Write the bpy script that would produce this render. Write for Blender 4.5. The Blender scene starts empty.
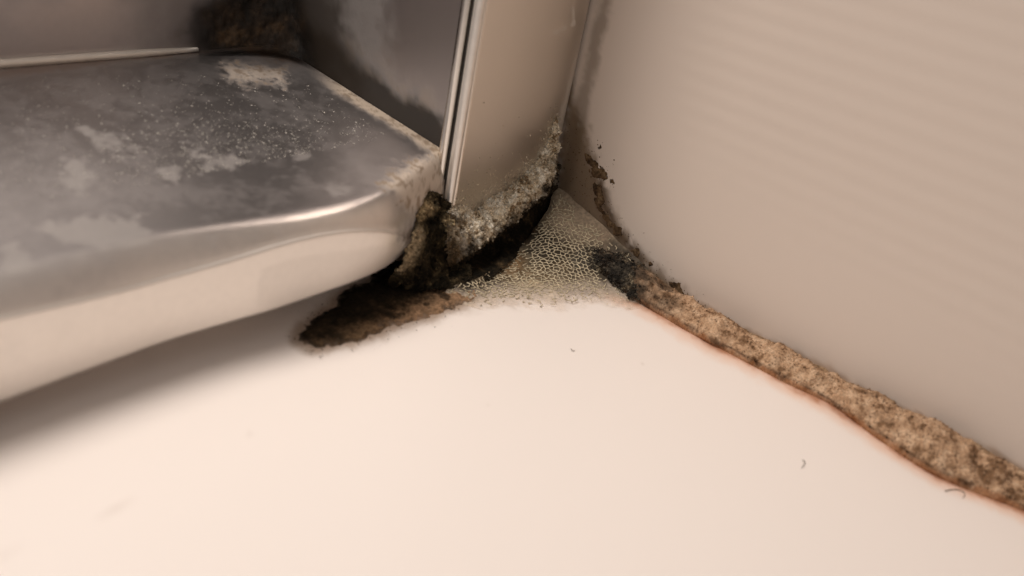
import bpy, math
import numpy as np
from mathutils import Matrix, Vector

# ------------------------------------------------------------------ camera / light / world
MM = 0.001
F = 857.5                                  # focal length in pixels of a 1024 x 576 frame
CAMR = np.array([[0.6232, -0.7613, 0.1791], [-0.2710, -0.4250, -0.8637], [0.7336, 0.4897, -0.4712]])
CAMC = np.array([-155.5, -99.1, 77.4])      # millimetres, wall corner of the tray is the origin
scene = bpy.context.scene
scene.unit_settings.system = 'METRIC'
cam = bpy.data.cameras.new('camera')
cam.sensor_width = 36.0
cam.lens = F / 1024 * 36.0
cam.clip_start = 0.005
cam.clip_end = 20
cam.dof.use_dof = True
cam.dof.focus_distance = 0.178
cam.dof.aperture_fstop = 16
camo = bpy.data.objects.new('camera', cam)
scene.collection.objects.link(camo)
q, _ = np.linalg.qr(CAMR.T)
q *= np.sign(np.sum(q * CAMR.T, axis=0))
m4 = Matrix.Identity(4)
for i in range(3):
    m4[i][0], m4[i][1], m4[i][2] = q[i, 0], -q[i, 1], -q[i, 2]
    m4[i][3] = CAMC[i] * MM
camo.matrix_world = m4
scene.camera = camo

world = bpy.data.worlds.new('room_ambience')
scene.world = world
world.use_nodes = True
world.node_tree.nodes['Background'].inputs[0].default_value = (1.0, 0.95, 0.915, 1)
world.node_tree.nodes['Background'].inputs[1].default_value = 0.325

def area(name, loc, target, size, power, col):
    l = bpy.data.lights.new(name, 'AREA')
    l.shape = 'DISK'
    l.size = size
    l.energy = power
    l.color = col
    o = bpy.data.objects.new(name, l)
    scene.collection.objects.link(o)
    o.location = loc
    o.rotation_euler = (Vector(target) - Vector(loc)).to_track_quat('-Z', 'Y').to_euler()
    return o

area('ceiling_lamp', (-0.235, 0.092, 0.36), (-0.075, -0.02, 0), 0.18, 0.30, (1.0, 0.92, 0.85)).data.spread = math.radians(80)

scene.view_settings.view_transform = 'Standard'
scene.view_settings.look = 'None'
scene.view_settings.exposure = 0.0
scene.view_settings.gamma = 1.0
scene.view_settings.use_curve_mapping = False

# ------------------------------------------------------------------ maths helpers (millimetres)
rng = np.random.default_rng(7)
_perm = rng.permutation(256)
_val = rng.uniform(-1, 1, 256)

def _h(i, j, k):
    return _val[_perm[(_perm[(_perm[i & 255] + j) & 255] + k) & 255]]

def vnoise(p):
    i = np.floor(p).astype(int)
    f = p - i
    f = f * f * (3 - 2 * f)
    x, y, z = i[..., 0], i[..., 1], i[..., 2]
    fx, fy, fz = f[..., 0], f[..., 1], f[..., 2]
    r = 0
    for a in (0, 1):
        for b in (0, 1):
            for c in (0, 1):
                w = (fx if a else 1 - fx) * (fy if b else 1 - fy) * (fz if c else 1 - fz)
                r = r + w * _h(x + a, y + b, z + c)
    return r

def fbm(p, size, octv=4, seed=0.0, gain=0.55):
    p = np.asarray(p, float) / size + seed * 17.31
    r, a, s = 0, 1.0, 0
    for o in range(octv):
        r = r + a * vnoise(p)
        s += a
        a *= gain
        p = p * 2.03 + 5.7
    return r / s

def ss(a, b, x):
    t = np.clip((x - a) / (b - a), 0, 1)
    return t * t * (3 - 2 * t)

def lin(*c):
    c = np.array(c, float) / 255
    return np.where(c < .04045, c / 12.92, ((c + .055) / 1.055) ** 2.4)

def mix(a, b, t):
    t = np.asarray(t)[..., None]
    return a * (1 - t) + b * t

def ray(u, v):
    return CAMR.T @ np.array([(u - 512) / F, (v - 288) / F, 1.0])

WX0, WK = -5.0, 0.085                       # the white wall: x = WX0 + WK * y
def wallx(y):
    return WX0 + WK * y
WN = np.array([-1, WK, 0]) / math.hypot(1, WK)
LA, LB = 21.6, 0.109                        # the ledge of the rail: z = LA + LB * y

def hit(u, v, kind, val=0.0):
    r = ray(u, v)
    if kind == 'w':
        n, d = WN, np.dot(WN, (WX0, 0, 0)) + val
    elif kind == 'l':
        n, d = np.array([0, -LB, 1.0]), LA + val
    else:
        n = np.eye(3)['xyz'.index(kind)]
        d = val
    t = (d - n @ CAMC) / (n @ r)
    return CAMC + t * r

def px(P):
    c = (np.asarray(P, float) - CAMC) @ CAMR.T
    return c[..., 0] / c[..., 2] * F + 512, c[..., 1] / c[..., 2] * F + 288

def sdf(P2, poly):
    """signed distance to a closed polygon, positive inside"""
    P2 = np.asarray(P2, float)
    poly = np.asarray(poly, float)
    d = np.full(P2.shape[:-1], 1e18)
    ins = np.zeros(P2.shape[:-1], bool)
    n = len(poly)
    for i in range(n):
        a, b = poly[i], poly[(i + 1) % n]
        e = b - a
        w = P2 - a
        t = np.clip((w @ e) / (e @ e), 0, 1)
        d = np.minimum(d, np.sum((w - t[..., None] * e) ** 2, -1))
        if a[1] != b[1]:
            c = (a[1] > P2[..., 1]) != (b[1] > P2[..., 1])
            xi = (b[0] - a[0]) * (P2[..., 1] - a[1]) / (b[1] - a[1]) + a[0]
            ins ^= c & (P2[..., 0] < xi)
    d = np.sqrt(d)
    return np.where(ins, d, -d)

def line_dist(P2, pts):
    P2 = np.asarray(P2, float)
    d = np.full(P2.shape[:-1], 1e18)
    for a, b in zip(pts[:-1], pts[1:]):
        a, b = np.array(a, float), np.array(b, float)
        e = b - a
        w = P2 - a
        t = np.clip((w @ e) / (e @ e), 0, 1)
        d = np.minimum(d, np.sum((w - t[..., None] * e) ** 2, -1))
    return np.sqrt(d)

def axis(*segs):
    out = []
    for a, b, step in segs:
        n = max(1, int(round((b - a) / step)))
        out.append(np.linspace(a, b, n, endpoint=False))
    out.append([segs[-1][1]])
    return np.concatenate(out)

# ------------------------------------------------------------------ object helpers
def mesh_obj(name, V, Fc, mat, parent=None, col=None, attrs=None, smooth=True):
    me = bpy.data.meshes.new(name)
    V = np.asarray(V, float).reshape(-1, 3) * MM
    if isinstance(Fc, np.ndarray):
        k = Fc.shape[1]
        me.vertices.add(len(V))
        me.vertices.foreach_set('co', V.ravel())
        me.loops.add(Fc.size)
        me.loops.foreach_set('vertex_index', Fc.ravel().astype(np.int32))
        me.polygons.add(len(Fc))
        me.polygons.foreach_set('loop_start', np.arange(0, Fc.size, k, dtype=np.int32))
        me.update(calc_edges=True)
        me.validate()
    else:
        me.from_pydata([tuple(v) for v in V], [], Fc)
        me.update()
    if smooth:
        me.polygons.foreach_set('use_smooth', np.ones(len(me.polygons), bool))
    if col is not None:
        c = np.ones((len(V), 4))
        c[:, :3] = np.clip(np.asarray(col, float).reshape(-1, 3), 0, 1)
        a = me.color_attributes.new('Col', 'FLOAT_COLOR', 'POINT')
        a.data.foreach_set('color', c.ravel().astype(np.float32))
    for k_, v_ in (attrs or {}).items():
        a = me.attributes.new(k_, 'FLOAT', 'POINT')
        a.data.foreach_set('value', np.clip(np.asarray(v_, float).ravel(), 0, 1).astype(np.float32))
    me.materials.append(mat)
    o = bpy.data.objects.new(name, me)
    scene.collection.objects.link(o)
    if parent is not None:
        o.parent = parent
        o.matrix_parent_inverse = parent.matrix_world.inverted()
    return o

def thing(name, label, cat, loc_mm, group=None):
    o = bpy.data.objects.new(name, None)
    o.empty_display_size = 0.005
    o.location = Vector(loc_mm) * MM
    scene.collection.objects.link(o)
    bpy.context.view_layer.update()
    return tag(o, label, cat, group)

def tag(o, label=None, cat=None, group=None, kind=None):
    for k, v in (('label', label), ('category', cat), ('group', group), ('kind', kind)):
        if v:
            o[k] = v
    return o

def quads(nr, nc, keep=None):
    i = np.arange(nr * nc).reshape(nr, nc)
    q = np.stack([i[:-1, :-1], i[:-1, 1:], i[1:, 1:], i[1:, :-1]], -1).reshape(-1, 4)
    if keep is not None:
        k = keep.ravel()
        q = q[k[q].any(1)]
    return q

def compact(P, Fc, *arrs):
    used = np.unique(Fc)
    remap = np.full(len(P), -1)
    remap[used] = np.arange(len(used))
    return (P[used], remap[Fc]) + tuple(a[used] for a in arrs)

def normals(G):
    du = np.gradient(G, axis=1)
    dv = np.gradient(G, axis=0)
    n = np.cross(du, dv)
    n /= np.linalg.norm(n, axis=-1, keepdims=True) + 1e-12
    flip = np.sum(n * (CAMC - G), -1) < 0
    if flip.mean() > .5:
        n = -n
    return n

def cr(pts, n):
    """resampled Catmull-Rom through points"""
    pts = np.asarray(pts, float)
    k = len(pts)
    ext = np.vstack([2 * pts[0] - pts[1], pts, 2 * pts[-1] - pts[-2]])
    t = np.linspace(0, k - 1 - 1e-9, n)
    i = t.astype(int)
    f = (t - i)[:, None]
    a, b, c, d = ext[i], ext[i + 1], ext[i + 2], ext[i + 3]
    return .5 * (2 * b + (c - a) * f + (2 * a - 5 * b + 4 * c - d) * f ** 2 + (3 * b - a - 3 * c + d) * f ** 3)

def surface(rows, nr, nc):
    """rows of world points -> smooth dense grid nr x nc x 3"""
    R = np.stack([cr(r, nc) for r in rows])
    return np.stack([cr(R[:, j], nr) for j in range(nc)], 1)

OCT = np.array([[1, 0, 0], [-1, 0, 0], [0, 1, 0], [0, -1, 0], [0, 0, 1], [0, 0, -1]], float)
OCF = np.array([[0, 2, 4], [2, 1, 4], [1, 3, 4], [3, 0, 4], [2, 0, 5], [1, 2, 5], [3, 1, 5], [0, 3, 5]])

def grains(pts, size, nrm=None, flat=1.0, seed=0, tall=1.0):
    """little irregular crumbs, eight triangles each"""
    r = np.random.default_rng(seed)
    n = len(pts)
    size = np.broadcast_to(np.asarray(size, float), (n,))
    A = r.normal(size=(n, 3, 3))
    Q = np.linalg.qr(A)[0]
    V = np.einsum('nij,kj->nki', Q, OCT) * r.uniform(.55, 1.3, (n, 6, 1)) * size[:, None, None]
    if nrm is not None:
        nrm = np.broadcast_to(nrm, (n, 3))
        dn = np.einsum('nki,ni->nk', V, nrm)
        V = V + (flat * tall - 1) * dn[..., None] * nrm[:, None, :]
    V = V + np.asarray(pts)[:, None, :]
    Fc = (OCF[None] + (np.arange(n) * 6)[:, None, None]).reshape(-1, 3)
    return V.reshape(-1, 3), Fc

# ------------------------------------------------------------------ materials
def new_mat(name):
    m = bpy.data.materials.new(name)
    m.use_nodes = True
    nt = m.node_tree
    return m, nt, nt.nodes['Principled BSDF']

def col_mat(name, rough=.8, spec=.3, grain=.0, gsize=.4, bump=0.0, bsize=.4, alpha=False, metal=False, rough_attr=None, coat=0, metal_rough=.25):
    """procedural material: surface colour attribute times fine noise, optional relief and opacity"""
    m, nt, b = new_mat(name)
    N, L = nt.nodes, nt.links
    a = N.new('ShaderNodeAttribute')
    a.attribute_name = 'Col'
    geo = N.new('ShaderNodeNewGeometry')
    out = a.outputs['Color']
    if grain:
        nz = N.new('ShaderNodeTexNoise')
        nz.inputs['Scale'].default_value = 1000 / gsize
        nz.inputs['Detail'].default_value = 3
        L.new(geo.outputs['Position'], nz.inputs['Vector'])
        mr = N.new('ShaderNodeMapRange')
        mr.inputs['From Min'].default_value = .3
        mr.inputs['From Max'].default_value = .7
        mr.inputs['To Min'].default_value = 1 - grain
        mr.inputs['To Max'].default_value = 1 + grain * .7
        L.new(nz.outputs['Fac'], mr.inputs['Value'])
        mx = N.new('ShaderNodeVectorMath')
        mx.operation = 'SCALE'
        L.new(out, mx.inputs[0])
        L.new(mr.outputs['Result'], mx.inputs['Scale'])
        out = mx.outputs['Vector']
    L.new(out, b.inputs['Base Color'])
    b.inputs['Roughness'].default_value = rough
    b.inputs['Specular IOR Level'].default_value = spec
    b.inputs['Coat Weight'].default_value = coat
    if bump:
        n2 = N.new('ShaderNodeTexNoise')
        n2.inputs['Scale'].default_value = 1000 / bsize
        n2.inputs['Detail'].default_value = 3
        L.new(geo.outputs['Position'], n2.inputs['Vector'])
        bp = N.new('ShaderNodeBump')
        bp.inputs['Strength'].default_value = 1
        bp.inputs['Distance'].default_value = bump * MM
        L.new(n2.outputs['Fac'], bp.inputs['Height'])
        L.new(bp.outputs['Normal'], b.inputs['Normal'])
    if alpha:
        al = N.new('ShaderNodeAttribute')
        al.attribute_name = 'Alpha'
        L.new(al.outputs['Fac'], b.inputs['Alpha'])
    if metal:
        me = N.new('ShaderNodeAttribute')
        me.attribute_name = 'Metal'
        L.new(me.outputs['Fac'], b.inputs['Metallic'])
        mr = N.new('ShaderNodeMapRange')
        mr.inputs['To Min'].default_value = .75
        mr.inputs['To Max'].default_value = metal_rough
        L.new(me.outputs['Fac'], mr.inputs['Value'])
        L.new(mr.outputs['Result'], b.inputs['Roughness'])
    return m

M_floor = col_mat('white_acrylic', rough=.38, spec=.35)
M_wall = col_mat('white_wall_panel', rough=.5, spec=.3)
M_rail = col_mat('limescaled_metal', metal=True, metal_rough=.3, grain=.02, gsize=1.2)
M_post = col_mat('satin_metal', metal=True, metal_rough=.3)
M_mould = col_mat('mould', rough=.95, spec=.1, grain=.45, gsize=.5, bump=.12, bsize=.5)
M_bead = col_mat('crumbling_sealant', rough=.9, spec=.15, grain=.35, gsize=.35, bump=.12, bsize=.45)
M_film = col_mat('biofilm', rough=.7, spec=.25, grain=.3, gsize=.6, alpha=True, bump=.06)
M_filmd = col_mat('thin_mould', rough=.95, spec=.1, grain=.45, gsize=.5, bump=.12, bsize=.5, alpha=True)
M_crust = col_mat('mineral_crust', rough=.95, spec=.05, grain=.35, gsize=.4, bump=.1, bsize=.4)

def plain(name, c, rough=.4, metal=0.0):
    m, nt, b = new_mat(name)
    N, L = nt.nodes, nt.links
    nz = N.new('ShaderNodeTexNoise')
    nz.inputs['Scale'].default_value = 600
    geo = N.new('ShaderNodeNewGeometry')
    L.new(geo.outputs['Position'], nz.inputs['Vector'])
    r = N.new('ShaderNodeMix')
    r.data_type = 'RGBA'
    r.inputs[6].default_value = (*[x * .85 for x in c], 1)
    r.inputs[7].default_value = (*c, 1)
    L.new(nz.outputs['Fac'], r.inputs[0])
    L.new(r.outputs[2], b.inputs['Base Color'])
    b.inputs['Roughness'].default_value = rough
    b.inputs['Metallic'].default_value = metal
    return m

M_trim = plain('polished_metal_edge', (.86, .82, .77), .16, 1.0)
M_strip = plain('pale_metal_strip', (.9, .82, .73), .45, .6)
M_bandm = plain('rounded_metal_edge', (.88, .83, .77), .34, .75)
M_hair = plain('dark_hair', (.16, .12, .09), .5)
M_gasket = plain('dark_gasket', (.05, .042, .035), .6)

# ------------------------------------------------------------------ tray floor
TONGUE = [(294, 342), (298, 328), (320, 312), (346, 292), (390, 264), (430, 254), (478, 282), (474, 300), (440, 314), (402, 326), (350, 344), (314, 350)]
BEAD_LOW = [(600, 284), (640, 304), (690, 333), (732, 355), (785, 383), (831, 405), (869, 433), (905, 458), (939, 478), (985, 497), (1022, 511), (1075, 538), (1150, 580), (1300, 660)]
BEAD_TOP = [(600, 244), (640, 268), (690, 303), (732, 325), (785, 352), (831, 374), (869, 393), (905, 411), (939, 427), (985, 451), (1022, 471), (1075, 499), (1150, 540), (1300, 618)]
xs = axis((-900, -160, 60), (-160, -100, 3), (-100, -4, .6), (-4, 100, 30))
ys = axis((-900, -150, 60), (-150, -120, 3), (-120, 2, .6), (2, 120, 40))
X, Y = np.meshgrid(xs, ys)
P = np.stack([X, Y, np.zeros_like(X)], -1)
near = (X > -140) & (Y > -125) & (Y < 4)
U, V = px(P)
U = np.where(near, U, -9999.)
V = np.where(near, V, -9999.)
UV = np.stack([U, V], -1)
C = np.broadcast_to(lin(243, 233, 226), P.shape).copy()
n1 = fbm(P, 6, 4, 1)
n2 = fbm(P, 1.6, 3, 2)
d = line_dist(UV, BEAD_LOW) + 4 * n1 + 3 * n2
C = mix(C, lin(232, 178, 140), .6 * ss(15, 1, d) * near * (U > 590))
C = mix(C, lin(168, 104, 62), .75 * ss(5, -1, d) * near * (U > 610))
d = sdf(UV, TONGUE) + 5 * n1 + 4 * n2
C = mix(C, lin(150, 122, 96), .75 * ss(-9, 2, d) * near)
FOOT = [(452, 268), (560, 205), (640, 282), (640, 298), (590, 294), (540, 296), (470, 306), (440, 304)]
d = sdf(UV, FOOT) + 9 * n1 + 4 * n2
C = mix(C, lin(150, 128, 104), .55 * ss(-12, 10, d) * near)
for (u, v, r, s) in [(116, 509, 6, .12), (250, 434, 5, .08), (10, 550, 14, .10), (160, 470, 3, .08), (642, 363, 1.3, .6), (489, 405, 2, .08)]:
    C = mix(C, lin(150, 120, 100), s * ss(r, r * .4, np.hypot(U - u, V - v)) * near)
Fc = quads(len(ys), len(xs))
floor = mesh_obj('floor', P, Fc[:, ::1], M_floor, col=C)
tag(floor, 'glossy white shower tray surface filling the foreground', 'floor', kind='structure')

# ------------------------------------------------------------------ white wall with faint horizontal ribs
ys = axis((-900, -130, 70), (-130, -60, 1.5), (-60, 1, .5), (1, 160, 40))
zs = axis((-3, 22, .5), (22, 110, .32), (110, 700, 60))
Yw, Zw = np.meshgrid(ys, zs)
P = np.stack([wallx(Yw), Yw, Zw], -1)
rib = .5 + .5 * np.cos(2 * np.pi * (Zw + .25 * fbm(P, 30, 2, 4)) / 3.35)
amp = .045 * ss(16, 46, Zw + .22 * (-40 - Yw)) * ss(-14, -40, Yw) * ss(112, 100, Zw)
P = P + WN * (amp * rib)[..., None]
near = (Yw > -125) & (Yw < 1) & (Zw < 100)
U, V = px(P)
U = np.where(near, U, -9999.)
V = np.where(near, V, -9999.)
UV = np.stack([U, V], -1)
n1, n2 = fbm(P, 5, 4, 5), fbm(P, 1.5, 3, 6)
C = np.broadcast_to(lin(208, 193, 181), P.shape).copy()
WALLM = [(566, 80), (580, 110), (590, 140), (597, 160), (604, 178), (606, 205), (622, 232), (650, 266), (690, 300), (600, 262), (556, 200)]
d = sdf(UV, WALLM) + 8 * n1 + 7 * n2
C = mix(C, lin(108, 87, 63), .88 * ss(-8, 8, d) * near)
d = line_dist(UV, [(606, 0), (582, 105), (566, 190)]) + 5 * n1 + 3 * n2
C = mix(C, lin(96, 80, 62), .55 * ss(11, 2, d) * near)
d = line_dist(UV, [(597, 165), (603, 200), (612, 225), (640, 258)]) + 8 * n2
C = mix(C, lin(74, 56, 42), .85 * ss(10, 1, d) * ss(-.35, .2, n1 + n2) * near)
d = line_dist(UV, BEAD_TOP) + 5 * n1 + 4 * n2
C = mix(C, lin(150, 118, 88), .6 * ss(7, 1, d) * near * (U > 595))
wall = mesh_obj('wall_right', P, quads(len(zs), len(ys)), M_wall, col=C)
tag(wall, 'white wall panel with faint horizontal ribs on the right', 'wall', kind='structure')

# ------------------------------------------------------------------ metal bottom rail
rail = thing('shower_rail', 'wide polished metal bottom rail streaked with limescale, along the left', 'rail', (-90, 20, 0))
RX0, RX1, RY = -300.0, -38.5, 50.6
cre = cr([hit(u, v, 'y', y_) for u, v, y_ in [(0, 316, -6), (108, 292, -6.4), (170, 275, -6.8), (231, 258, -8), (280, 243, -9.2), (323, 233, -10.2), (360, 229, -10.8), (390, 231, -10.4), (408, 238, -8.6)]], 40)
CRY = np.concatenate([[-6], cre[:, 1], [-2.4]])
lipb = cr([hit(u, v, 'y', y_ + .5) for u, v, y_ in [(0, 403, -6), (124, 357, -6.5), (269, 311, -9), (340, 286, -10.4), (398, 260, -9.8)]], 40)
LBX = np.concatenate([[RX0], lipb[:, 0], [RX1]])
LBZ = np.concatenate([[lipb[0, 2]], lipb[:, 2], [lipb[-1, 2]]])
CRX = np.concatenate([[RX0], cre[:, 0], [RX1]])
CRZ = np.concatenate([[cre[0, 2] + .6], cre[:, 2], [cre[-1, 2] - 2.5]])
xs = axis((RX0, -135, 8), (-135, RX1, .4))
def CRY_at(x):
    return np.interp(x, CRX, CRY)
def CRZ_at(x):
    return np.interp(x, CRX, CRZ) + .05
rows = []
for x in xs:
    e = ss(-95, -45, x)                     # how far the nose has rolled over towards the end
    yn = np.interp(x, CRX, CRY)
    T = np.interp(x, CRX, CRZ)
    ye = yn + .6
    a = np.linspace(RY, ye + 3, 110)
    top = np.stack([a, LA + LB * a], 1)
    s = np.linspace(0, 1, 26)[1:, None]
    p0, p3 = np.array([ye + 3, LA + LB * (ye + 3)]), np.array([yn, T])
    p1, p2 = np.array([ye + .9, LA + LB * (ye + .9) - .1]), np.array([yn + .5, T + (LA - T) * .5])
    nose = (1 - s) ** 3 * p0 + 3 * s * (1 - s) ** 2 * p1 + 3 * s * s * (1 - s) * p2 + s ** 3 * p3
    r = np.linspace(0, np.pi / 2, 6)[1:, None]
    crease = np.array([yn, T]) + np.concatenate([-.35 * np.sin(r), -.5 * (1 - np.cos(r))], 1)
    b = np.linspace(0, 1, 24)[1:, None]
    f0 = crease[-1]
    face = f0 + (np.array([yn + .5, np.interp(x, LBX, LBZ)]) - f0) * b + np.concatenate([-.15 * np.sin(np.pi * b), 0 * b], 1)
    zb = np.interp(x, LBX, LBZ)
    back = np.array([[yn + .9, zb - .15], [yn + 1.4, zb + .1], [2.5, zb + .5], [3.5, .05], [6.0, .05]])
    prof = np.vstack([top, nose, crease, face, back])
    rows.append(np.concatenate([np.full((len(prof), 1), x), prof], 1))
P = np.stack(rows, 1)                       # profile x length
near = P[..., 0] > -135
U, V = px(P)
UV = np.stack([U, V], -1)
n1, n2, n3 = fbm(P, 7, 4, 7), fbm(P, 2, 4, 8), fbm(P, .8, 2, 9)
C = mix(np.broadcast_to(lin(228, 221, 214), P.shape), lin(150, 144, 142), ss(0, 3.5, P[..., 1] - CRY_at(P[..., 0]) + 1.0 * n1) * (P[..., 2] > 7))  # reflection brightness set in the colour: pale face, darker ledge
Me = np.ones(P.shape[:2])
isface = P[..., 2] < CRZ_at(P[..., 0])
led = ~isface & (P[..., 2] > 5)
haze_gloss = (.13 + .13 * ss(-.3, .6, n1 + .7 * n2 + .5 * n3)) * led + .34 * ss(290, 30, U) * ss(100, 210, V) * led  # mottled limescale haze, increased at lower left to paint the metal's gloss gradient
C = mix(C, lin(158, 150, 147), haze_gloss)
Me = Me * (1 - haze_gloss)
PATCH = [([(76, 126), (92, 124), (112, 140), (146, 147), (124, 157), (96, 150)], .5),
         ([(36, 228), (80, 214), (140, 216), (158, 240), (120, 252), (60, 250)], .5),
         ([(60, 160), (80, 163), (90, 178), (82, 192), (66, 188)], .45),
         ([(180, 144), (197, 149), (208, 158), (192, 156)], .6),
         ([(200, 158), (238, 154), (246, 166), (222, 173), (200, 172)], .45),
         ([(160, 171), (180, 170), (180, 182), (162, 182)], .5),
         ([(286, 150), (308, 148), (312, 160), (296, 164)], .4),
         ([(0, 248), (30, 246), (40, 270), (0, 284)], .45),
         ([(330, 183), (350, 182), (352, 192), (334, 194)], .4)]
for poly, s in PATCH:
    k = .8 * s * ss(-3, 6, sdf(UV, poly) + 12 * n2 + 6 * n3 + 5 * n1) * led
    C = mix(C, lin(172, 165, 158), k * .8)
    Me = Me * (1 - k)
CRUST = [([(222, 64), (252, 66), (286, 66), (284, 90), (268, 80), (246, 84), (228, 82)], .85),
         ([(380, 182), (408, 164), (447, 142), (450, 210), (420, 212), (400, 204)], .95)]
for poly, s in CRUST:
    k = s * ss(-6, 7, sdf(UV, poly) + 11 * n2 + 8 * n3) * led
    C = mix(C, mix(np.broadcast_to(lin(196, 181, 166), P.shape), lin(146, 128, 110), ss(-.1, .5, n2 + n3)), k)
    Me = Me * (1 - k)
d = line_dist(UV, [(300, 62), (345, 92), (395, 122), (450, 156)]) + 5 * n2
k = .85 * ss(10, 2, d) * led * ss(300, 350, U)
C = mix(C, mix(np.broadcast_to(lin(190, 172, 152), P.shape), lin(140, 120, 98), ss(-.1, .5, n2 + n3)), k)
Me = Me * (1 - k)
d = np.hypot((U - 278) / 1.5, V - 42) + 10 * n1 + 6 * n2
k = .9 * ss(44, 8, d) * led
C = mix(C, lin(48, 34, 22), k)
Me = Me * (1 - k)
d = line_dist(UV, [(0, 74), (120, 58), (230, 46), (310, 58)]) + 3 * n2
k = .55 * ss(8, 1, d) * led
C = mix(C, lin(110, 78, 54), k)
Me = Me * (1 - k)
k = .55 * np.exp(-(np.hypot(P[..., 1] - CRY_at(P[..., 0]), P[..., 2] - CRZ_at(P[..., 0])) / .55) ** 2)  # pale line painted along the crease in place of its highlight
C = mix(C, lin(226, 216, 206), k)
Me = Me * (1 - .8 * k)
# dried water film on the front face
k = .4 * ss(-2, 2, sdf(UV, [(256, 290), (262, 268), (300, 256), (380, 244), (406, 250), (400, 275), (260, 330)]) + 3 * n1) * isface
k = np.maximum(k * .7, .12 * isface)
C = mix(C, lin(222, 214, 206), k)
Me = Me * (1 - .8 * k)
k = .9 * ss(16, 2, np.hypot(U - 420, V - 240) + 8 * n2 - 10) * near
C = mix(C, lin(70, 56, 42), k)
Me = Me * (1 - k)
nr, nc = P.shape[:2]
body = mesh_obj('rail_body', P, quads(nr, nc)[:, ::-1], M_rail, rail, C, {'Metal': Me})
end = P[:, -1]
cap = mesh_obj('end_cap', end, [list(range(len(end)))], M_gasket, rail, smooth=False)

# limescale flecks, too many to count
r = np.random.default_rng(3)
pts = []
while len(pts) < 1700:
    u, v = r.uniform(0, 440), r.uniform(75, 225)
    w = np.exp(-((u - 270) / 130) ** 2 - ((v - 165) / 45) ** 2) + .12
    if r.uniform() > w:
        continue
    p = hit(u, v, 'l', .02)
    if p[0] < -45 and p[1] > 8 and p[1] < 52:
        pts.append(p)
pts = np.array(pts)
sz = .085 + .16 * r.uniform(0, 1, len(pts)) ** 5 + .05 * r.uniform(0, 1, len(pts))
Vg, Fg = grains(pts, sz, np.array([0, -LB, 1]), .25, 4)
cc = np.repeat(lin(205, 198, 188)[None] * r.uniform(.7, 1.15, (len(pts), 1)), 6, 0)
tag(mesh_obj('limescale_flecks', Vg, Fg, M_crust, rail, cc, smooth=False), kind='stuff')

# upstand behind the ledge
xs = axis((RX0, -120, 8), (-120, -38.6, .7))
zs = axis((24, 62, .7), (62, 74, 3))
X, Z = np.meshgrid(xs, zs)
P = np.stack([X, np.full_like(X, RY), Z], -1)
U, V = px(P)
n1, n2 = fbm(P, 9, 4, 11), fbm(P, 2.5, 3, 12)
C = np.broadcast_to(lin(196, 190, 190), P.shape).copy()
Me = np.ones(X.shape)
k = .25 * ss(-.4, .5, n1)
C = mix(C, lin(150, 140, 136), k)
Me = Me * (1 - k)
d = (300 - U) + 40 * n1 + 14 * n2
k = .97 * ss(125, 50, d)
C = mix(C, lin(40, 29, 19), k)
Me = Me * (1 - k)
k = .5 * ss(190, 110, d) * (1 - k)
C = mix(C, lin(92, 72, 54), k)
Me = Me * (1 - k)
front = mesh_obj('upstand', P, quads(len(zs), len(xs)), M_rail, rail, C, {'Metal': Me})
s = front.modifiers.new('thick', 'SOLIDIFY')
s.thickness = 2 * MM
s.offset = -1

def rod(name, path, rad, mat, parent, nseg=10, sx=1.0):
    path = np.asarray(path, float)
    t = np.gradient(path, axis=0)
    t /= np.linalg.norm(t, axis=1, keepdims=True)
    ref = np.array([0.0, 0, 1]) if abs(t[0, 2]) < .9 else np.array([1.0, 0, 0])
    a = np.cross(t, ref)
    a /= np.linalg.norm(a, axis=1, keepdims=True)
    b = np.cross(t, a)
    rad = np.broadcast_to(np.asarray(rad, float), (len(path),))
    th = np.linspace(0, 2 * np.pi, nseg, endpoint=False)
    V = path[:, None] + rad[:, None, None] * (np.cos(th)[None, :, None] * a[:, None] + sx * np.sin(th)[None, :, None] * b[:, None])
    i = np.arange(len(path) * nseg).reshape(len(path), nseg)
    j = np.roll(i, -1, 1)
    q = np.stack([i[:-1], j[:-1], j[1:], i[1:]], -1).reshape(-1, 4).tolist()
    q += [list(i[0]), list(i[-1][::-1])]
    return mesh_obj(name, V.reshape(-1, 3), q, mat, parent)

xx = np.linspace(RX0, -58, 60)
rod('seal_strip', np.stack([xx, np.full(60, RY - .6), LA + LB * RY + .45 + 0 * xx], 1), np.interp(xx, [-70, -58], [.8, .45]), M_strip, rail)

# ------------------------------------------------------------------ upright post in the corner
post = thing('corner_post', 'upright grey satin metal post standing against the white wall', 'post', (-22, 5, 0))
prof = np.array([(-38.3, 57), (-38.3, 1.2)])
side_y = axis((1.0, 57, .6))
zs = axis((0, 60, .6), (60, 160, 20))
Yp, Zp = np.meshgrid(side_y, zs)
P = np.stack([np.full_like(Yp, -38.3), Yp, Zp], -1)
U, V = px(P)
n1, n2 = fbm(P, 7, 4, 13), fbm(P, 2.0, 4, 14)
C = np.broadcast_to(lin(190, 182, 178), P.shape).copy()
Me = np.ones(Yp.shape)
hgt = Zp - (LA + LB * Yp)
k = .94 * ss(8.5, 4.0, hgt + 3.5 * n1 + 1.5 * n2 - 2.5 * ss(20, 48, Yp))
C = mix(C, lin(30, 23, 16), k)
Me = Me * (1 - k)
k = .42 * np.exp(-((hgt + 3.5 * n1 - 7.0) / 2.2) ** 2) * ss(-.3, .5, n2)
C = mix(C, lin(126, 104, 78), k)
Me = Me * (1 - k)
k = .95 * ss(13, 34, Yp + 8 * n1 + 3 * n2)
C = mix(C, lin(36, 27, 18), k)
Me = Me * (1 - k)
mesh_obj('side_face', P, quads(len(zs), len(side_y)), M_post, post, C, {'Metal': Me})

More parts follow.
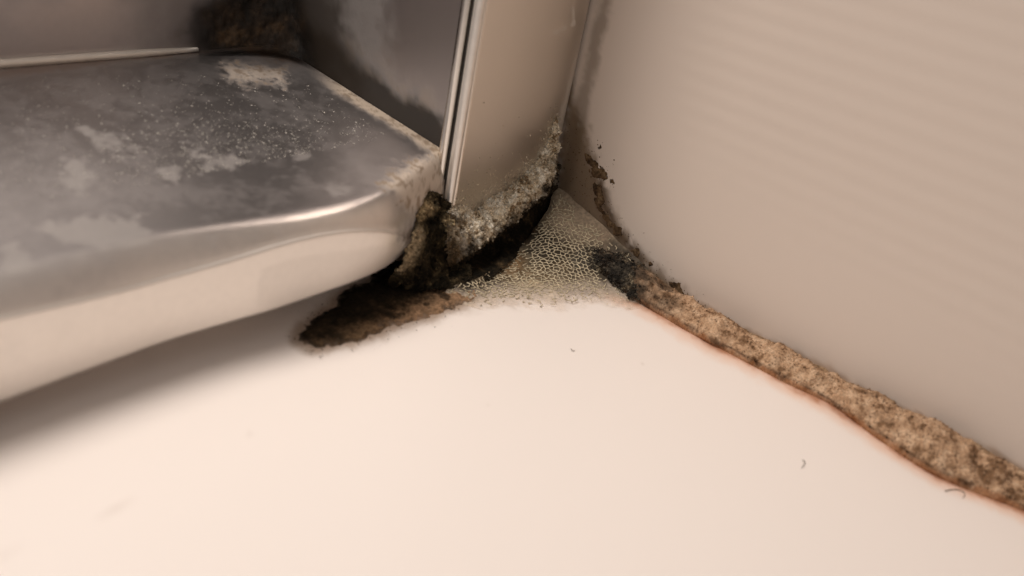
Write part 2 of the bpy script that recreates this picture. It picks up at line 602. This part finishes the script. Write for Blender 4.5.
def extrude(name, pr, z0, z1, mat, parent, closed=False, step=None, colfn=None):
    pr = np.asarray(pr, float)
    zs = np.linspace(z0, z1, 2) if step is None else axis((z0, 60, step), (60, z1, 25))
    G = np.stack([np.concatenate([pr, np.full((len(pr), 1), z)], 1) for z in zs])
    nr, nc = G.shape[:2]
    i = np.arange(nr * nc).reshape(nr, nc)
    j = np.roll(i, -1, 1)
    if not closed:
        i, j = i[:, :-1], j[:, :-1]
    q = np.stack([i[:-1], j[:-1], j[1:], i[1:]], -1).reshape(-1, 4)
    c, at = colfn(G) if colfn else (None, None)
    return mesh_obj(name, G.reshape(-1, 3), q, mat, parent, c, at)

def post_col(G):
    U, V = px(G)
    n1, n2 = fbm(G, 8, 4, 15), fbm(G, 1.6, 3, 16)
    C = np.broadcast_to(lin(226, 217, 206), G.shape).copy()
    Me = np.full(G.shape[:2], .95)
    near = G[..., 2] < 60
    # pale dried film on the side next to the wall
    d = sdf(np.stack([U, V], -1), [(592, 30), (585, 75), (570, 140), (560, 190), (540, 180), (552, 140), (566, 95), (574, 62)]) + 4 * n1 + 3 * n2
    k = .55 * ss(-2, 5, d) * near
    C = mix(C, lin(196, 184, 168), k)
    Me = Me * (1 - k)
    for (a, b, w) in (((552, 34), (574, 24), 1.6), ((574, 24), (573, 8), 1.4)):
        k = .5 * ss(w, .3, line_dist(np.stack([U, V], -1), [a, b]) + 1.2 * n2) * near
        C = mix(C, lin(205, 195, 182), k)
        Me = Me * (1 - k)
    return C, {'Metal': Me}

xf = np.linspace(-38.0, -7.2, 70)
front_pr = [(-38.9, -1.9), (-38.7, -3.9)] + [(x, -4.05 - .12 * math.sin((x + 38) / 30.8 * math.pi)) for x in xf] + [(-6.5, -3.9), (-6.1, -3.3), (-6.0, -2.2), (-6.0, 40)]
extrude('front_face', front_pr, 0, 160, M_post, post, step=.6, colfn=post_col)
extrude('edge_trim', [(-38.4, .6), (-39.9, .3), (-40.6, -.3), (-40.9, -1.0), (-40.75, -1.6), (-40.2, -1.9), (-39.4, -1.8), (-38.9, -1.2)], 0, 160, M_trim, post, closed=True)
th_ = np.linspace(0, 2 * np.pi, 14, endpoint=False)
extrude('edge_bead', [(-39.3 + .95 * math.cos(t_), -3.35 + .95 * math.sin(t_)) for t_ in th_[::-1]], 0, 160, M_bandm, post, closed=True)
extrude('edge_groove', [(-38.6, -1.2), (-39.5, -1.5), (-39.6, -2.5), (-38.6, -2.6)], 0, 160, M_gasket, post, closed=True)
extrude('wall_gasket', [(-6.05, -2.9), (-5.75, -3.3), (-5.45, -3.1), (-5.36, -1.5), (-6.02, -1.5)], 0, 160, M_gasket, post, closed=True)

# ------------------------------------------------------------------ crumbling tan sealant bead
def mould_cols(P, dark, mid, light, size, seed, bias=0.0):
    n = fbm(P, size, 4, seed) + .5 * fbm(P, size * .3, 3, seed + 1) + bias
    c = mix(np.broadcast_to(dark, P.shape), mid, ss(-.35, .05, n))
    return mix(c, light, ss(.1, .5, n))

nL = 620
low = cr([hit(u, v, 'z', 0) for u, v in BEAD_LOW], nL)
top = cr([hit(u, v, 'w', .0) for u, v in BEAD_TOP], nL)
bump1 = fbm(low, 7, 3, 20)[:, None]
th = np.linspace(0, 1, 34)
G = np.zeros((34, nL, 3))
out_n = np.array([-.42, 0, .9])
chord = np.linalg.norm(top - low, axis=1)
for i, t in enumerate(th):
    base = low * (1 - t) + top * t
    h = (4 * t * (1 - t)) ** .6
    G[i] = base + out_n * (h * (.30 * chord))[:, None]
G[:, :, 2] = np.maximum(G[:, :, 2], 0)
N = normals(G)
env = (np.sin(np.pi * np.clip(th, .0, 1)) ** .28)[:, None]
disp = 1.9 * fbm(G, 7, 3, 21) + 1.1 * fbm(G, 2.6, 4, 22) + .25 * fbm(G, .7, 3, 23)
G = G + N * (disp * env)[..., None]
along = fbm(G * np.array([1, 1, 1.]), 3.2, 3, 27)
G[-1] = G[-1] + np.array([0, 0, 1]) * (1.3 * along[-1] + .7 * fbm(G[-1], 1.3, 3, 28))[:, None]
G[-1] -= WN * .3
G[0, :, 2] = -.05
C = mould_cols(G, lin(120, 90, 65), lin(178, 144, 114), lin(200, 168, 138), 1.7, 24, .14)
T = np.broadcast_to(th[:, None], G.shape[:2])
nz = fbm(G, 2.2, 3, 25)
C = mix(C, lin(146, 96, 60), .7 * ss(.07, .02, T + .09 * nz))
C = mix(C, lin(64, 40, 24), .75 * ss(.035, .01, np.abs(T + .06 * nz - .07)) * ss(-.2, .25, nz + .1))
C = mix(C, lin(120, 98, 70), .6 * ss(.86, .97, T + .1 * nz))
U, V = px(G)
C = mix(C, lin(52, 44, 36), .9 * ss(705, 640, U + 36 * nz + 20 * (1 - T)))
bead = thing('sealant_bead', 'crumbling tan sealant bead along the foot of the white wall', 'sealant', (-14, -70, 0))
mesh_obj('bead_body', G, quads(34, nL), M_bead, bead, C)
r = np.random.default_rng(5)
i = r.integers(2, 32, 2600)
j = r.integers(0, nL, 2600)
pts = G[i, j] + N[i, j] * .02
ccol = C[i, j] * r.uniform(.45, 1.25, (2600, 1))
Vg, Fg = grains(pts, r.uniform(.08, .28, 2600), N[i, j], .8, 6)
tag(mesh_obj('crumbs', Vg, Fg, M_bead, bead, np.repeat(ccol, 6, 0), smooth=False), kind='stuff')

# ------------------------------------------------------------------ mould: helpers
def patch(name, poly, plane, res, hgt, colfn, mat, parent, ragged=(6, 3), seed=30, val=0.0, edge=8, lump=2.0, soft=5.0):
    """raised crust with a ragged outline lying on the floor ('z') or the wall ('w')"""
    W = np.array([hit(u, v, plane, val) for u, v in poly])
    if plane == 'z':
        a, b, n = 0, 1, np.array([0, 0, 1.0])
    else:
        a, b, n = 1, 2, WN
    lo, hi = W.min(0) - 3, W.max(0) + 3
    A, B = np.meshgrid(np.arange(lo[a], hi[a], res), np.arange(lo[b], hi[b], res))
    P = np.zeros(A.shape + (3,))
    P[..., a], P[..., b] = A, B
    if plane == 'z':
        P[..., 2] = val
    else:
        P[..., 0] = wallx(P[..., 1])
        P = P + WN * val
    UV = np.stack(px(P), -1)
    n1, n2 = fbm(P, 4, 4, seed), fbm(P, 1.0, 3, seed + 1)
    d = sdf(UV, poly) + ragged[0] * n1 + ragged[1] * n2
    k = ss(0, edge, d)
    h = hgt * k * (.55 + .45 * fbm(P, lump, 4, seed + 2) + .25 * fbm(P, .6, 3, seed + 3))
    keep = d > -ragged[0] - 2
    P2 = P + n * (h - .05)[..., None]
    q = quads(*A.shape, keep=keep)
    C = colfn(P2, UV, d)
    used = np.unique(q)
    al = ss(-ragged[0] - 2, soft, d + ragged[0] * .9 * fbm(P, 1.3, 3, seed + 5)).ravel()
    Pc, q, C = compact(P2.reshape(-1, 3), q, C.reshape(-1, 3))
    return mesh_obj(name, Pc, q, mat, parent, C, {'Alpha': al[used]}), (P2, d, C)

def fuzz(name, poly, plane, n, size, cols, mat, parent, spread=8, seed=40, val=.05, bias=None):
    """loose specks that thin out past the edge of a patch"""
    r = np.random.default_rng(seed)
    poly = np.asarray(poly, float)
    lo, hi = poly.min(0) - spread, poly.max(0) + spread
    uv = r.uniform(lo, hi, (n * 30, 2))
    d = sdf(uv, poly)
    p = np.where(d > 0, .5, np.exp(d / (spread * .4)))
    if bias is not None:
        p = p * bias(uv)
    uv = uv[r.uniform(size=len(uv)) < p][:n]
    pts = np.array([hit(u, v, plane, val) for u, v in uv])
    nn = np.array([0, 0, 1.0]) if plane == 'z' else (WN if plane == 'w' else np.array([0, -1.0, 0]))
    s = size * (.35 + 1.2 * r.uniform(size=len(pts)) ** 3)
    Vg, Fg = grains(pts, s, nn, .6, seed)
    cc = np.array(cols)[r.integers(0, len(cols), len(pts))] * r.uniform(.6, 1.3, (len(pts), 1))
    return tag(mesh_obj(name, Vg, Fg, mat, parent, np.repeat(cc, 6, 0), smooth=False), kind='stuff')

DK, BR, TN = lin(38, 31, 22), lin(92, 72, 50), lin(160, 132, 104)

# ------------------------------------------------------------------ mould tongue on the tray under the rail
tong = thing('mould_patch', 'flat tongue of dark brown mould on the tray below the rail end', 'mould', hit(380, 310, 'z'))
def tongue_col(P, UV, d):
    n = fbm(P, 3, 4, 50) + .5 * fbm(P, .8, 3, 51)
    u, v = UV[..., 0], UV[..., 1]
    low = (v - (342 - .42 * (u - 297)))      # rises towards the open side of the tray
    c = mix(np.broadcast_to(lin(42, 35, 26), P.shape), lin(118, 94, 70), ss(-4, 34, low + 20 * n))
    c = mix(c, lin(168, 134, 104), .8 * ss(350, 420, u) * ss(4, 30, low + 14 * n))
    c = mix(c, lin(50, 40, 28), .8 * ss(350, 300, u + 50 * n))
    c = mix(c, lin(34, 27, 19), .85 * ss(.1, .4, fbm(P, 2.2, 4, 53)))
    return mix(c, lin(66, 50, 35), .7 * ss(6, 1, d) * ss(-.2, .3, n))
patch('mould_crust', TONGUE, 'z', .3, .9, tongue_col, M_filmd, tong, ragged=(9, 5), seed=52, soft=12)
fuzz('mould_specks', TONGUE, 'z', 700, .13, [DK, BR, BR, lin(120, 94, 68)], M_mould, tong, spread=9, seed=41, val=.3)

# ------------------------------------------------------------------ mould clump on the end of the rail, in front of the post edge
def pts_of(row):
    return [hit(*p) for p in row]

clump = thing('mould_clump', 'black green mould clump with beige rim on the rail end left of the post', 'mould', (-46, -6, 0))
rows = [[(415, 208, 'y', -5.2), (422, 198, 'y', -4.6), (435, 192, 'y', -4.0), (443, 200, 'y', -4.2), (447, 208, 'y', -4.4)],
        [(416, 220, 'y', -7.2), (422, 212, 'y', -7), (434, 208, 'y', -6), (442, 214, 'y', -5.4), (450, 222, 'y', -5.4)],
        [(412, 240, 'y', -9), (418, 238, 'y', -9), (432, 236, 'y', -8), (444, 238, 'y', -7), (456, 242, 'y', -6.4)],
        [(401, 264, 'y', -10), (410, 264, 'y', -10), (430, 264, 'y', -9), (448, 264, 'y', -8), (466, 262, 'y', -7.4)],
        [(386, 287, 'z', .4), (402, 288, 'z', .8), (428, 290, 'z', 1), (452, 288, 'z', 1), (474, 281, 'z', .8)]]
G = surface([pts_of(r_) for r_ in rows], 120, 110)
N = normals(G)
G = G + N * (1.6 * fbm(G, 4, 3, 60) + 1.3 * fbm(G, 1.6, 4, 61) + .3 * fbm(G, .5, 2, 62))[..., None]
G[..., 2] = np.maximum(G[..., 2], .05)
C = mould_cols(G, lin(26, 22, 15), lin(48, 40, 28), lin(88, 75, 54), 2.2, 63, -.14)
U, V = px(G)
n1 = fbm(G, 2, 4, 64)
C = mix(C, lin(150, 128, 96), .75 * ss(14, 2, np.hypot(U - 424, (V - 206) * .7) + 12 * n1))
C = mix(C, lin(176, 156, 126), .85 * ss(14, 2, line_dist(np.stack([U, V], -1), [(412, 238), (404, 256), (396, 264)]) + 9 * n1))
C = mix(C, lin(176, 156, 122), .8 * ss(16, 3, np.hypot(U - 452, V - 222) + 14 * n1))
mesh_obj('mould_body', G, quads(120, 110), M_mould, clump, C)
r = np.random.default_rng(8)
i, j = r.integers(0, 120, 1500), r.integers(0, 110, 1500)
Vg, Fg = grains(G[i, j], r.uniform(.1, .42, 1500), seed=9)
tag(mesh_obj('mould_fuzz', Vg, Fg, M_mould, clump, np.repeat(C[i, j] * r.uniform(.5, 1.7, (1500, 1)), 6, 0), smooth=False), kind='stuff')

# ------------------------------------------------------------------ pale mineral crust over a black crevice at the post foot
crust = thing('mineral_crust', 'pale crumbly mineral crust clinging to the foot of the metal post', 'crust', (-25, -6, 0))
rows = [[(446, 212, 'y', -4.3), (462, 206, 'y', -4.3), (476, 212, 'y', -4.3), (488, 200, 'y', -4.3), (506, 190, 'y', -4.3), (524, 176, 'y', -4.3), (538, 160, 'y', -4.3), (549, 140, 'y', -4.3), (556, 116, 'y', -4.3)],
        [(446, 222, 'y', -6), (462, 216, 'y', -6), (477, 220, 'y', -6.2), (490, 212, 'y', -6.2), (508, 199, 'y', -6.2), (527, 184, 'y', -6), (541, 169, 'y', -5.6), (551, 152, 'y', -5.2), (558, 130, 'y', -4.8)],
        [(447, 243, 'y', -8), (462, 237, 'y', -8.2), (480, 230, 'y', -8.2), (497, 221, 'y', -8.2), (514, 208, 'y', -8), (531, 194, 'y', -7.6), (544, 181, 'y', -7), (553, 168, 'y', -6.2), (558, 150, 'y', -5.2)],
        [(448, 262, 'y', -8.6), (464, 257, 'y', -9), (482, 247, 'y', -9), (500, 233, 'y', -9), (517, 217, 'y', -8.6), (533, 204, 'y', -8), (546, 192, 'y', -7.2), (554, 182, 'y', -6.4), (558, 170, 'y', -5.4)],
        [(448, 264, 'y', -6), (464, 258, 'y', -6), (482, 248, 'y', -6), (500, 234, 'y', -6), (517, 219, 'y', -6), (533, 206, 'y', -6), (546, 194, 'y', -5.6), (554, 185, 'y', -5.2), (558, 176, 'y', -4.8)]]
G = surface([pts_of(r_) for r_ in rows], 110, 230)
N = normals(G)
envr = ss(0, .12, np.linspace(0, 1, 110))[:, None]
G = G + N * (envr * (1.2 * fbm(G, 5, 3, 70) + 1.25 * fbm(G, 1.8, 4, 71) + .35 * fbm(G, .6, 3, 72)))[..., None]
U, V = px(G)
tt = np.linspace(0, 1, 110)[:, None] + 0 * U
n1 = fbm(G, 2.4, 4, 73) + .6 * fbm(G, .7, 3, 74)
C = mould_cols(G, lin(150, 128, 100), lin(222, 206, 180), lin(244, 236, 220), 1.6, 75, .14)
C = mix(C, lin(108, 88, 64), .65 * ss(.40, .66, tt + .4 * n1))
C = mix(C, lin(34, 27, 19), .95 * ss(.54, .80, tt + .36 * n1))
C = mix(C, lin(84, 67, 47), .85 * ss(476, 448, U + 20 * n1) * ss(.0, .25, tt))
crust_body = mesh_obj('crust_body', G, quads(110, 230), M_crust, crust, C)
r = np.random.default_rng(11)
nn = 4200
i = np.clip((110 * r.beta(.8, 1.6, nn)).astype(int), 0, 109)
j = r.integers(0, 230, nn)
pts = G[i, j] + r.normal(size=(nn, 3)) * .15
Vg, Fg = grains(pts, r.uniform(.06, .36, nn) * np.where(r.uniform(size=nn) < .1, 1.6, 1), seed=12)
tag(mesh_obj('crust_grains', Vg, Fg, M_crust, crust, np.repeat(C[i, j] * r.uniform(.75, 1.15, (nn, 1)), 6, 0), smooth=False), kind='stuff')
# crystals creeping up the metal face
edge_px = [(p[0], p[1]) for p in rows[0]]
n = 1500
t = r.uniform(0, 1, n) ** .8
ex = np.interp(t, np.linspace(0, 1, 9), [p[0] for p in edge_px])
ey = np.interp(t, np.linspace(0, 1, 9), [p[1] for p in edge_px])
up = r.exponential(1, n) * (5 + 5 * np.abs(np.sin(ex * .19))) * np.interp(ex, [446, 480, 530, 556], [.8, 1.5, .8, .5])
pts = np.array([hit(a + r.normal() * 3 + .15 * b_, b - b_ + 3, 'y', -4.25) for a, b, b_ in zip(ex, ey, up)])
pts = pts[(pts[:, 0] > -38.5) & (pts[:, 0] < -6.5)]
Vg, Fg = grains(pts, r.uniform(.05, .2, len(pts)), np.array([0, -1.0, 0]), .4, 13)
cc = lin(232, 220, 198)[None] * r.uniform(.5, 1.15, (len(pts), 1))
tag(mesh_obj('crystals', Vg, Fg, M_crust, crust, np.repeat(cc, 6, 0), smooth=False), kind='stuff')

crev = thing('mould_ridge', 'black mould filling the crevice under the pale crust', 'mould', (-25, -7, 0))
rows = [[(436, 258, 'y', -6.5), (464, 254, 'y', -6), (482, 244, 'y', -6), (500, 230, 'y', -6), (517, 215, 'y', -6), (533, 202, 'y', -5.6), (548, 190, 'y', -5.4), (557, 180, 'y', -5.2)],
        [(436, 274, 'y', -7.5), (464, 266, 'y', -7), (484, 256, 'y', -7), (503, 242, 'y', -6.6), (520, 226, 'y', -6.4), (536, 211, 'y', -6), (549, 198, 'y', -5.8), (557, 188, 'y', -5.6)],
        [(436, 294, 'z', .3), (466, 288, 'z', .4), (490, 278, 'z', .6), (510, 262, 'z', .8), (530, 244, 'z', 1), (543, 224, 'z', 2.5), (553, 206, 'y', -6.8), (558, 196, 'y', -6)]]
G = surface([pts_of(r_) for r_ in rows], 60, 180)
N = normals(G)
G = G + N * (.6 * fbm(G, 3, 3, 80) + .45 * fbm(G, 1, 4, 81))[..., None]
G[..., 2] = np.maximum(G[..., 2], .03)
C = mould_cols(G, lin(24, 20, 14), lin(42, 34, 24), lin(84, 68, 48), 2, 82, -.2)
mesh_obj('mould_body', G, quads(60, 180), M_mould, crev, C)

# ------------------------------------------------------------------ lacy film bridging post, wall and tray
net = thing('mould_film', 'lacy honeycomb film of grey mould spanning the corner below the post', 'mould', (-24, -16, 0))
r0 = [(446, 288, 'z', .9), (478, 278, 'z', 1.0), (500, 263, 'y', -9.8), (528, 237, 'y', -8.8), (547, 209, 'y', -7.4), (557, 188, 'w', .4), (578, 203, 'w', .4), (602, 224, 'w', .4), (624, 246, 'w', .6), (648, 268, 'w', 1.0)]
rN = [(446, 300, 'z', .06), (472, 308, 'z', .06), (498, 316, 'z', .06), (528, 322, 'z', .06), (552, 324, 'z', .06), (574, 322, 'z', .06), (594, 318, 'z', .06), (610, 315, 'z', .06), (626, 312, 'z', .06), (648, 309, 'z', .06)]
nr, nc = 120, 260
a, b = cr(pts_of(r0), nc), cr(pts_of(rN), nc)
t = np.linspace(0, 1, nr)[:, None, None]
G = a[None] * (1 - t) + b[None] * t
G[..., 2] = b[None, :, 2] + (a[None, :, 2] - b[None, :, 2]) * (1 - t[..., 0]) ** 1.7
Gs = G.copy()
N = normals(G)
G = G + N * (.45 * fbm(G, 4, 3, 90) + .2 * fbm(G, 1.2, 3, 91))[..., None] * (1 - .7 * t)
G[..., 2] = np.maximum(G[..., 2], .05)
U, V = px(G)
UV = np.stack([U, V], -1)
n1 = fbm(G, 5, 4, 92) + .5 * fbm(G, 1.2, 3, 93)
C = mould_cols(G, lin(112, 97, 77), lin(168, 148, 118), lin(202, 182, 152), 3, 94, .05)
hol = np.maximum(ss(40, 8, np.hypot((U - 552) * .8, V - 246) + 20 * n1), ss(26, 5, np.hypot((U - 482) * .5, (V - 290) * 1.2) + 12 * n1))
C = mix(C, lin(88, 70, 48), .85 * ss(-.25, .15, n1) * (U < 612))
C = mix(C, lin(36, 30, 22), .92 * hol)
C = mix(C, lin(150, 136, 116), .7 * ss(26, 6, np.hypot(U - 575, V - 222) + 8 * n1))
C = mix(C, lin(170, 150, 128), .7 * ss(40, 8, line_dist(UV, [(570, 205), (600, 232), (625, 252)]) + 12 * n1))
C = mix(C, lin(60, 55, 48), .9 * ss(46, 8, np.hypot((U - 608) * .6, (V - 268) * 1.1) + 26 * n1))
C = mix(C, lin(148, 112, 74), .6 * ss(16, 3, np.hypot(U - 512, V - 262) + 7 * n1))
tt = t[..., 0] + 0 * U
C = mix(C, lin(232, 214, 194), .95 * ss(278, 298, V + 9 * n1 - 6 * ss(520, 460, U)))
A = .96 * ss(312, 280, V + 14 * n1 - 6 * ss(520, 460, U))
A = np.where(tt > .97, 0, A) * (.96)
mesh_obj('film', G, quads(nr, nc), M_film, net, C, {'Alpha': A})

# honeycomb of raised threads
r = np.random.default_rng(21)
cell = .6
from mathutils.kdtree import KDTree
nm = N.reshape(-1, 3).mean(0)
nm /= np.linalg.norm(nm)
e1 = np.cross([0, 0, 1.0], nm)
e1 /= np.linalg.norm(e1)
e2 = np.cross(nm, e1)
flatG = G.reshape(-1, 3)
Q = np.stack([flatG @ e1, flatG @ e2], 1)
kd = KDTree(len(Q))
for k in range(len(Q)):
    kd.insert((Q[k, 0], Q[k, 1], 0), k)
kd.balance()
lo = Q.min(0)
ext = Q.max(0) - lo
a1 = cell * math.sqrt(3)
lat, segs = {}, []
def node(p, q_, s):
    key = (p, q_, s)
    if key not in lat:
        o2 = np.array([a1 * (p + .5 * (q_ % 2)), 1.5 * cell * q_ + (cell if s else 0)])
        lat[key] = lo + o2 + r.normal(size=2) * cell * .27
    return lat[key]
for q_ in range(0, int(ext[1] / (1.5 * cell)) + 1):
    for p in range(0, int(ext[0] / a1) + 1):
        segs.append((node(p, q_, 0), node(p, q_, 1)))
        B1 = (p, q_ + 1, 0) if q_ % 2 == 0 else (p + 1, q_ + 1, 0)
        B0 = (p - 1, q_ + 1, 0) if q_ % 2 == 0 else (p, q_ + 1, 0)
        segs.append((node(p, q_, 1), node(*B0)))
        segs.append((node(p, q_, 1), node(*B1)))
cache = {}
def on_film(s):
    key = (s[0], s[1])
    if key not in cache:
        co, k, dd = kd.find((s[0], s[1], 0))
        ii, jj = divmod(k, nc)
        ok = dd < .35 and 1 < jj < nc - 2 and 1 < ii < nr - 2
        cache[key] = (G[ii, jj] + N[ii, jj] * .08, ii / nr) if ok else None
    return cache[key]
VV, FF, CC = [], [], []
for s0, s1 in segs:
    A0, B0 = on_film(s0), on_film(s1)
    if A0 is None or B0 is None:
        continue
    mu, mv = px((A0[0] + B0[0]) / 2)
    dens = float(ss(304, 282, mv + r.normal() * 4)) * (1.0 if mu < 600 else .4)
    dens *= float(ss(560, 585, 1145 - mu) if mv < 225 else 1)
    dens *= float(ss(.03, .12, A0[1]))
    if mu > 470 and mu < 530 and mv < 275:
        dens *= .35
    if r.uniform() > dens * .97:
        continue
    p0, p1 = A0[0], B0[0]
    d = p1 - p0
    ln = np.linalg.norm(d)
    if ln < .05 or ln > 4 * cell:
        continue
    d /= ln
    e = np.cross(d, [0.3, -.6, .7])
    e /= np.linalg.norm(e)
    f = np.cross(d, e)
    w0, w1 = r.uniform(.09, .17, 2)
    base = len(VV)
    for (pp, w) in ((p0, w0), ((p0 + p1) / 2, .75 * min(w0, w1)), (p1, w1)):
        for (x_, y_) in ((1, 0), (0, 1), (-1, 0), (0, -1)):
            VV.append(pp + w * (x_ * e + y_ * f))
    for k in (0, 4):
        for m in range(4):
            FF.append([base + k + m, base + k + (m + 1) % 4, base + k + 4 + (m + 1) % 4, base + k + 4 + m])
    c = lin(205, 190, 162) * r.uniform(.7, 1.1)
    CC += [c] * 12
tag(mesh_obj('threads', np.array(VV), np.array(FF), M_crust, net, np.array(CC)), kind='stuff')

# ------------------------------------------------------------------ blue black clump where the bead begins
gc = thing('mould_clump', 'bluish black fuzzy mould clump where the tan sealant bead begins', 'mould', hit(622, 285, 'z'))
GP = [(578, 262), (592, 256), (612, 258), (632, 262), (652, 278), (650, 296), (634, 306), (618, 296), (598, 282)]
rows = [[(580, 234, 'w', .3), (602, 242, 'w', .5), (622, 250, 'w', .6), (641, 262, 'w', .8), (660, 277, 'w', 1)],
        [(584, 252, 'z', 4.4), (604, 260, 'z', 4.8), (622, 268, 'z', 4.8), (640, 278, 'z', 4.2), (656, 290, 'z', 3.2)],
        [(590, 276, 'z', .5), (604, 284, 'z', .5), (618, 294, 'z', .3), (632, 302, 'z', .2), (652, 309, 'z', .2)]]
G = surface([pts_of(r_) for r_ in rows], 80, 120)
N = normals(G)
wgt = np.sin(np.pi * np.linspace(0, 1, 120))[None, :] ** .5
G = G + N * ((.9 * fbm(G, 3, 3, 100) + .7 * fbm(G, 1.1, 4, 101)) * wgt)[..., None]
G[..., 2] = np.maximum(G[..., 2], .03)
C = mould_cols(G, lin(38, 35, 31), lin(64, 58, 50), lin(116, 104, 86), 2, 102, -.08)
U, V = px(G)
C = mix(C, lin(124, 98, 70), .8 * ss(632, 655, U + 20 * fbm(G, 2, 3, 103)))
ej = np.linspace(0, 1, 120)[None] + 0 * U
ei = np.linspace(0, 1, 80)[:, None] + 0 * U
n1 = fbm(G, 2.5, 4, 104)
A = ss(.05, .5, ej + .3 * n1) * ss(.08, .5, ei + .3 * n1) * ss(1, .8, ei + .14 * n1)
mesh_obj('mould_body', G, quads(80, 120), M_filmd, gc, C, {'Alpha': A})
r = np.random.default_rng(14)
i, j = (80 * r.beta(2, 2, 1100)).astype(int), (120 * r.beta(2, 2, 1100)).astype(int)
Vg, Fg = grains(G[i, j], r.uniform(.08, .34, 1100), seed=15)
tag(mesh_obj('mould_fuzz', Vg, Fg, M_mould, gc, np.repeat(C[i, j] * r.uniform(.5, 1.8, (1100, 1)), 6, 0), smooth=False), kind='stuff')

# ------------------------------------------------------------------ spots of mould on the wall
wm = thing('mould_spots', 'brown mould spots spattered on the white wall beside the post', 'mould', hit(600, 200, 'w'))
SP = [[(590, 158), (598, 163), (606, 176), (600, 182), (593, 176)], [(594, 180), (602, 186), (606, 204), (598, 206)], [(598, 206), (606, 210), (614, 226), (608, 228), (600, 216)],
      [(612, 222), (620, 228), (622, 236), (614, 234)], [(630, 247), (640, 250), (640, 258), (632, 256)], [(648, 261), (656, 262), (656, 268), (649, 267)], [(610, 178), (614, 178), (614, 183), (610, 183)],
      [(672, 284), (680, 284), (682, 296), (674, 296)], [(598, 144), (602, 143), (602, 148), (599, 149)]]
for k, poly in enumerate(SP):
    pc = np.mean(poly, 0)
    poly = [tuple(pc + (np.array(p_) - pc) * (1.5, 1.25)) for p_ in poly]
    patch('spot', poly, 'w', .2, .25, lambda P, UV, d: mould_cols(P, lin(66, 50, 36), lin(92, 72, 52), lin(120, 98, 74), 1.5, 110, 0), M_filmd, wm, soft=5.0, ragged=(5, 5), seed=111 + k, edge=4, lump=1.2)
fuzz('specks', [(570, 130), (585, 140), (604, 172), (608, 210), (640, 255), (700, 305), (640, 268), (590, 225), (566, 190)], 'w', 700, .12, [lin(80, 62, 44), lin(110, 88, 64)], M_mould, wm, spread=9, seed=43)

# ------------------------------------------------------------------ mould in the back corner of the ledge
bc = thing('mould_patch', 'dark brown mould in the far corner of the metal ledge', 'mould', (-44, 48, 26))
r = np.random.default_rng(16)
rows = [[(-66, 50.1, 33), (-54, 49.7, 40), (-46, 49.2, 46), (-40.5, 47.6, 48), (-38.8, 44, 42), (-38.8, 36, 33)],
        [(-64, 49.7, 29.5), (-55, 48.6, 33), (-47, 47.7, 36), (-42, 46, 37), (-39.6, 43, 33), (-39, 36, 29)],
        [(-62, 48.6, LA + LB * 48.6 + .1), (-56, 47.4, LA + LB * 47.4 + .1), (-49, 46, LA + LB * 46 + .1), (-44, 43.6, LA + LB * 43.6 + .1), (-41.4, 41, LA + LB * 41 + .1), (-39.8, 34, LA + LB * 34 + .1)]]
G = surface(rows, 60, 110)
N = normals(G)
G = G + N * (.5 * fbm(G, 4, 3, 120) + .4 * fbm(G, 1.2, 4, 121))[..., None]
C = mould_cols(G, lin(26, 20, 14), lin(44, 33, 23), lin(70, 53, 36), 5, 122, -.05)
ei = np.linspace(0, 1, 60)[:, None] + 0 * G[..., 0]
ej = np.linspace(0, 1, 110)[None] + 0 * G[..., 0]
n1 = fbm(G, 5, 4, 123)
A = ss(0, .55, ei + .3 * n1) * ss(0, .3, ej + .12 * n1) * ss(1, .75, ej + .12 * n1) * ss(1, .85, ei)
mesh_obj('mould_body', G, quads(60, 110), M_film, bc, C, {'Alpha': A})

# ------------------------------------------------------------------ stray hairs on the tray
HAIRS = [([(945, 491), (953, 489.5), (961, 490.5), (965, 494), (963, 498)], 'short curled dark hair on the tray near the bead at right'),
         ([(803, 460), (805, 463), (802, 468)], 'tiny dark hair on the tray midway along the bead'),
         ([(571, 349), (573, 351), (575, 350)], 'tiny dark hair on the tray below the lacy film')]
for pl_, lab in HAIRS:
    c = cr([hit(u, v, 'z', .1) for u, v in pl_], 24)
    h = rod('hair', c, np.linspace(.085, .04, 24), M_hair, None, 6)
    tag(h, lab, 'hair', 'stray hairs on the tray')
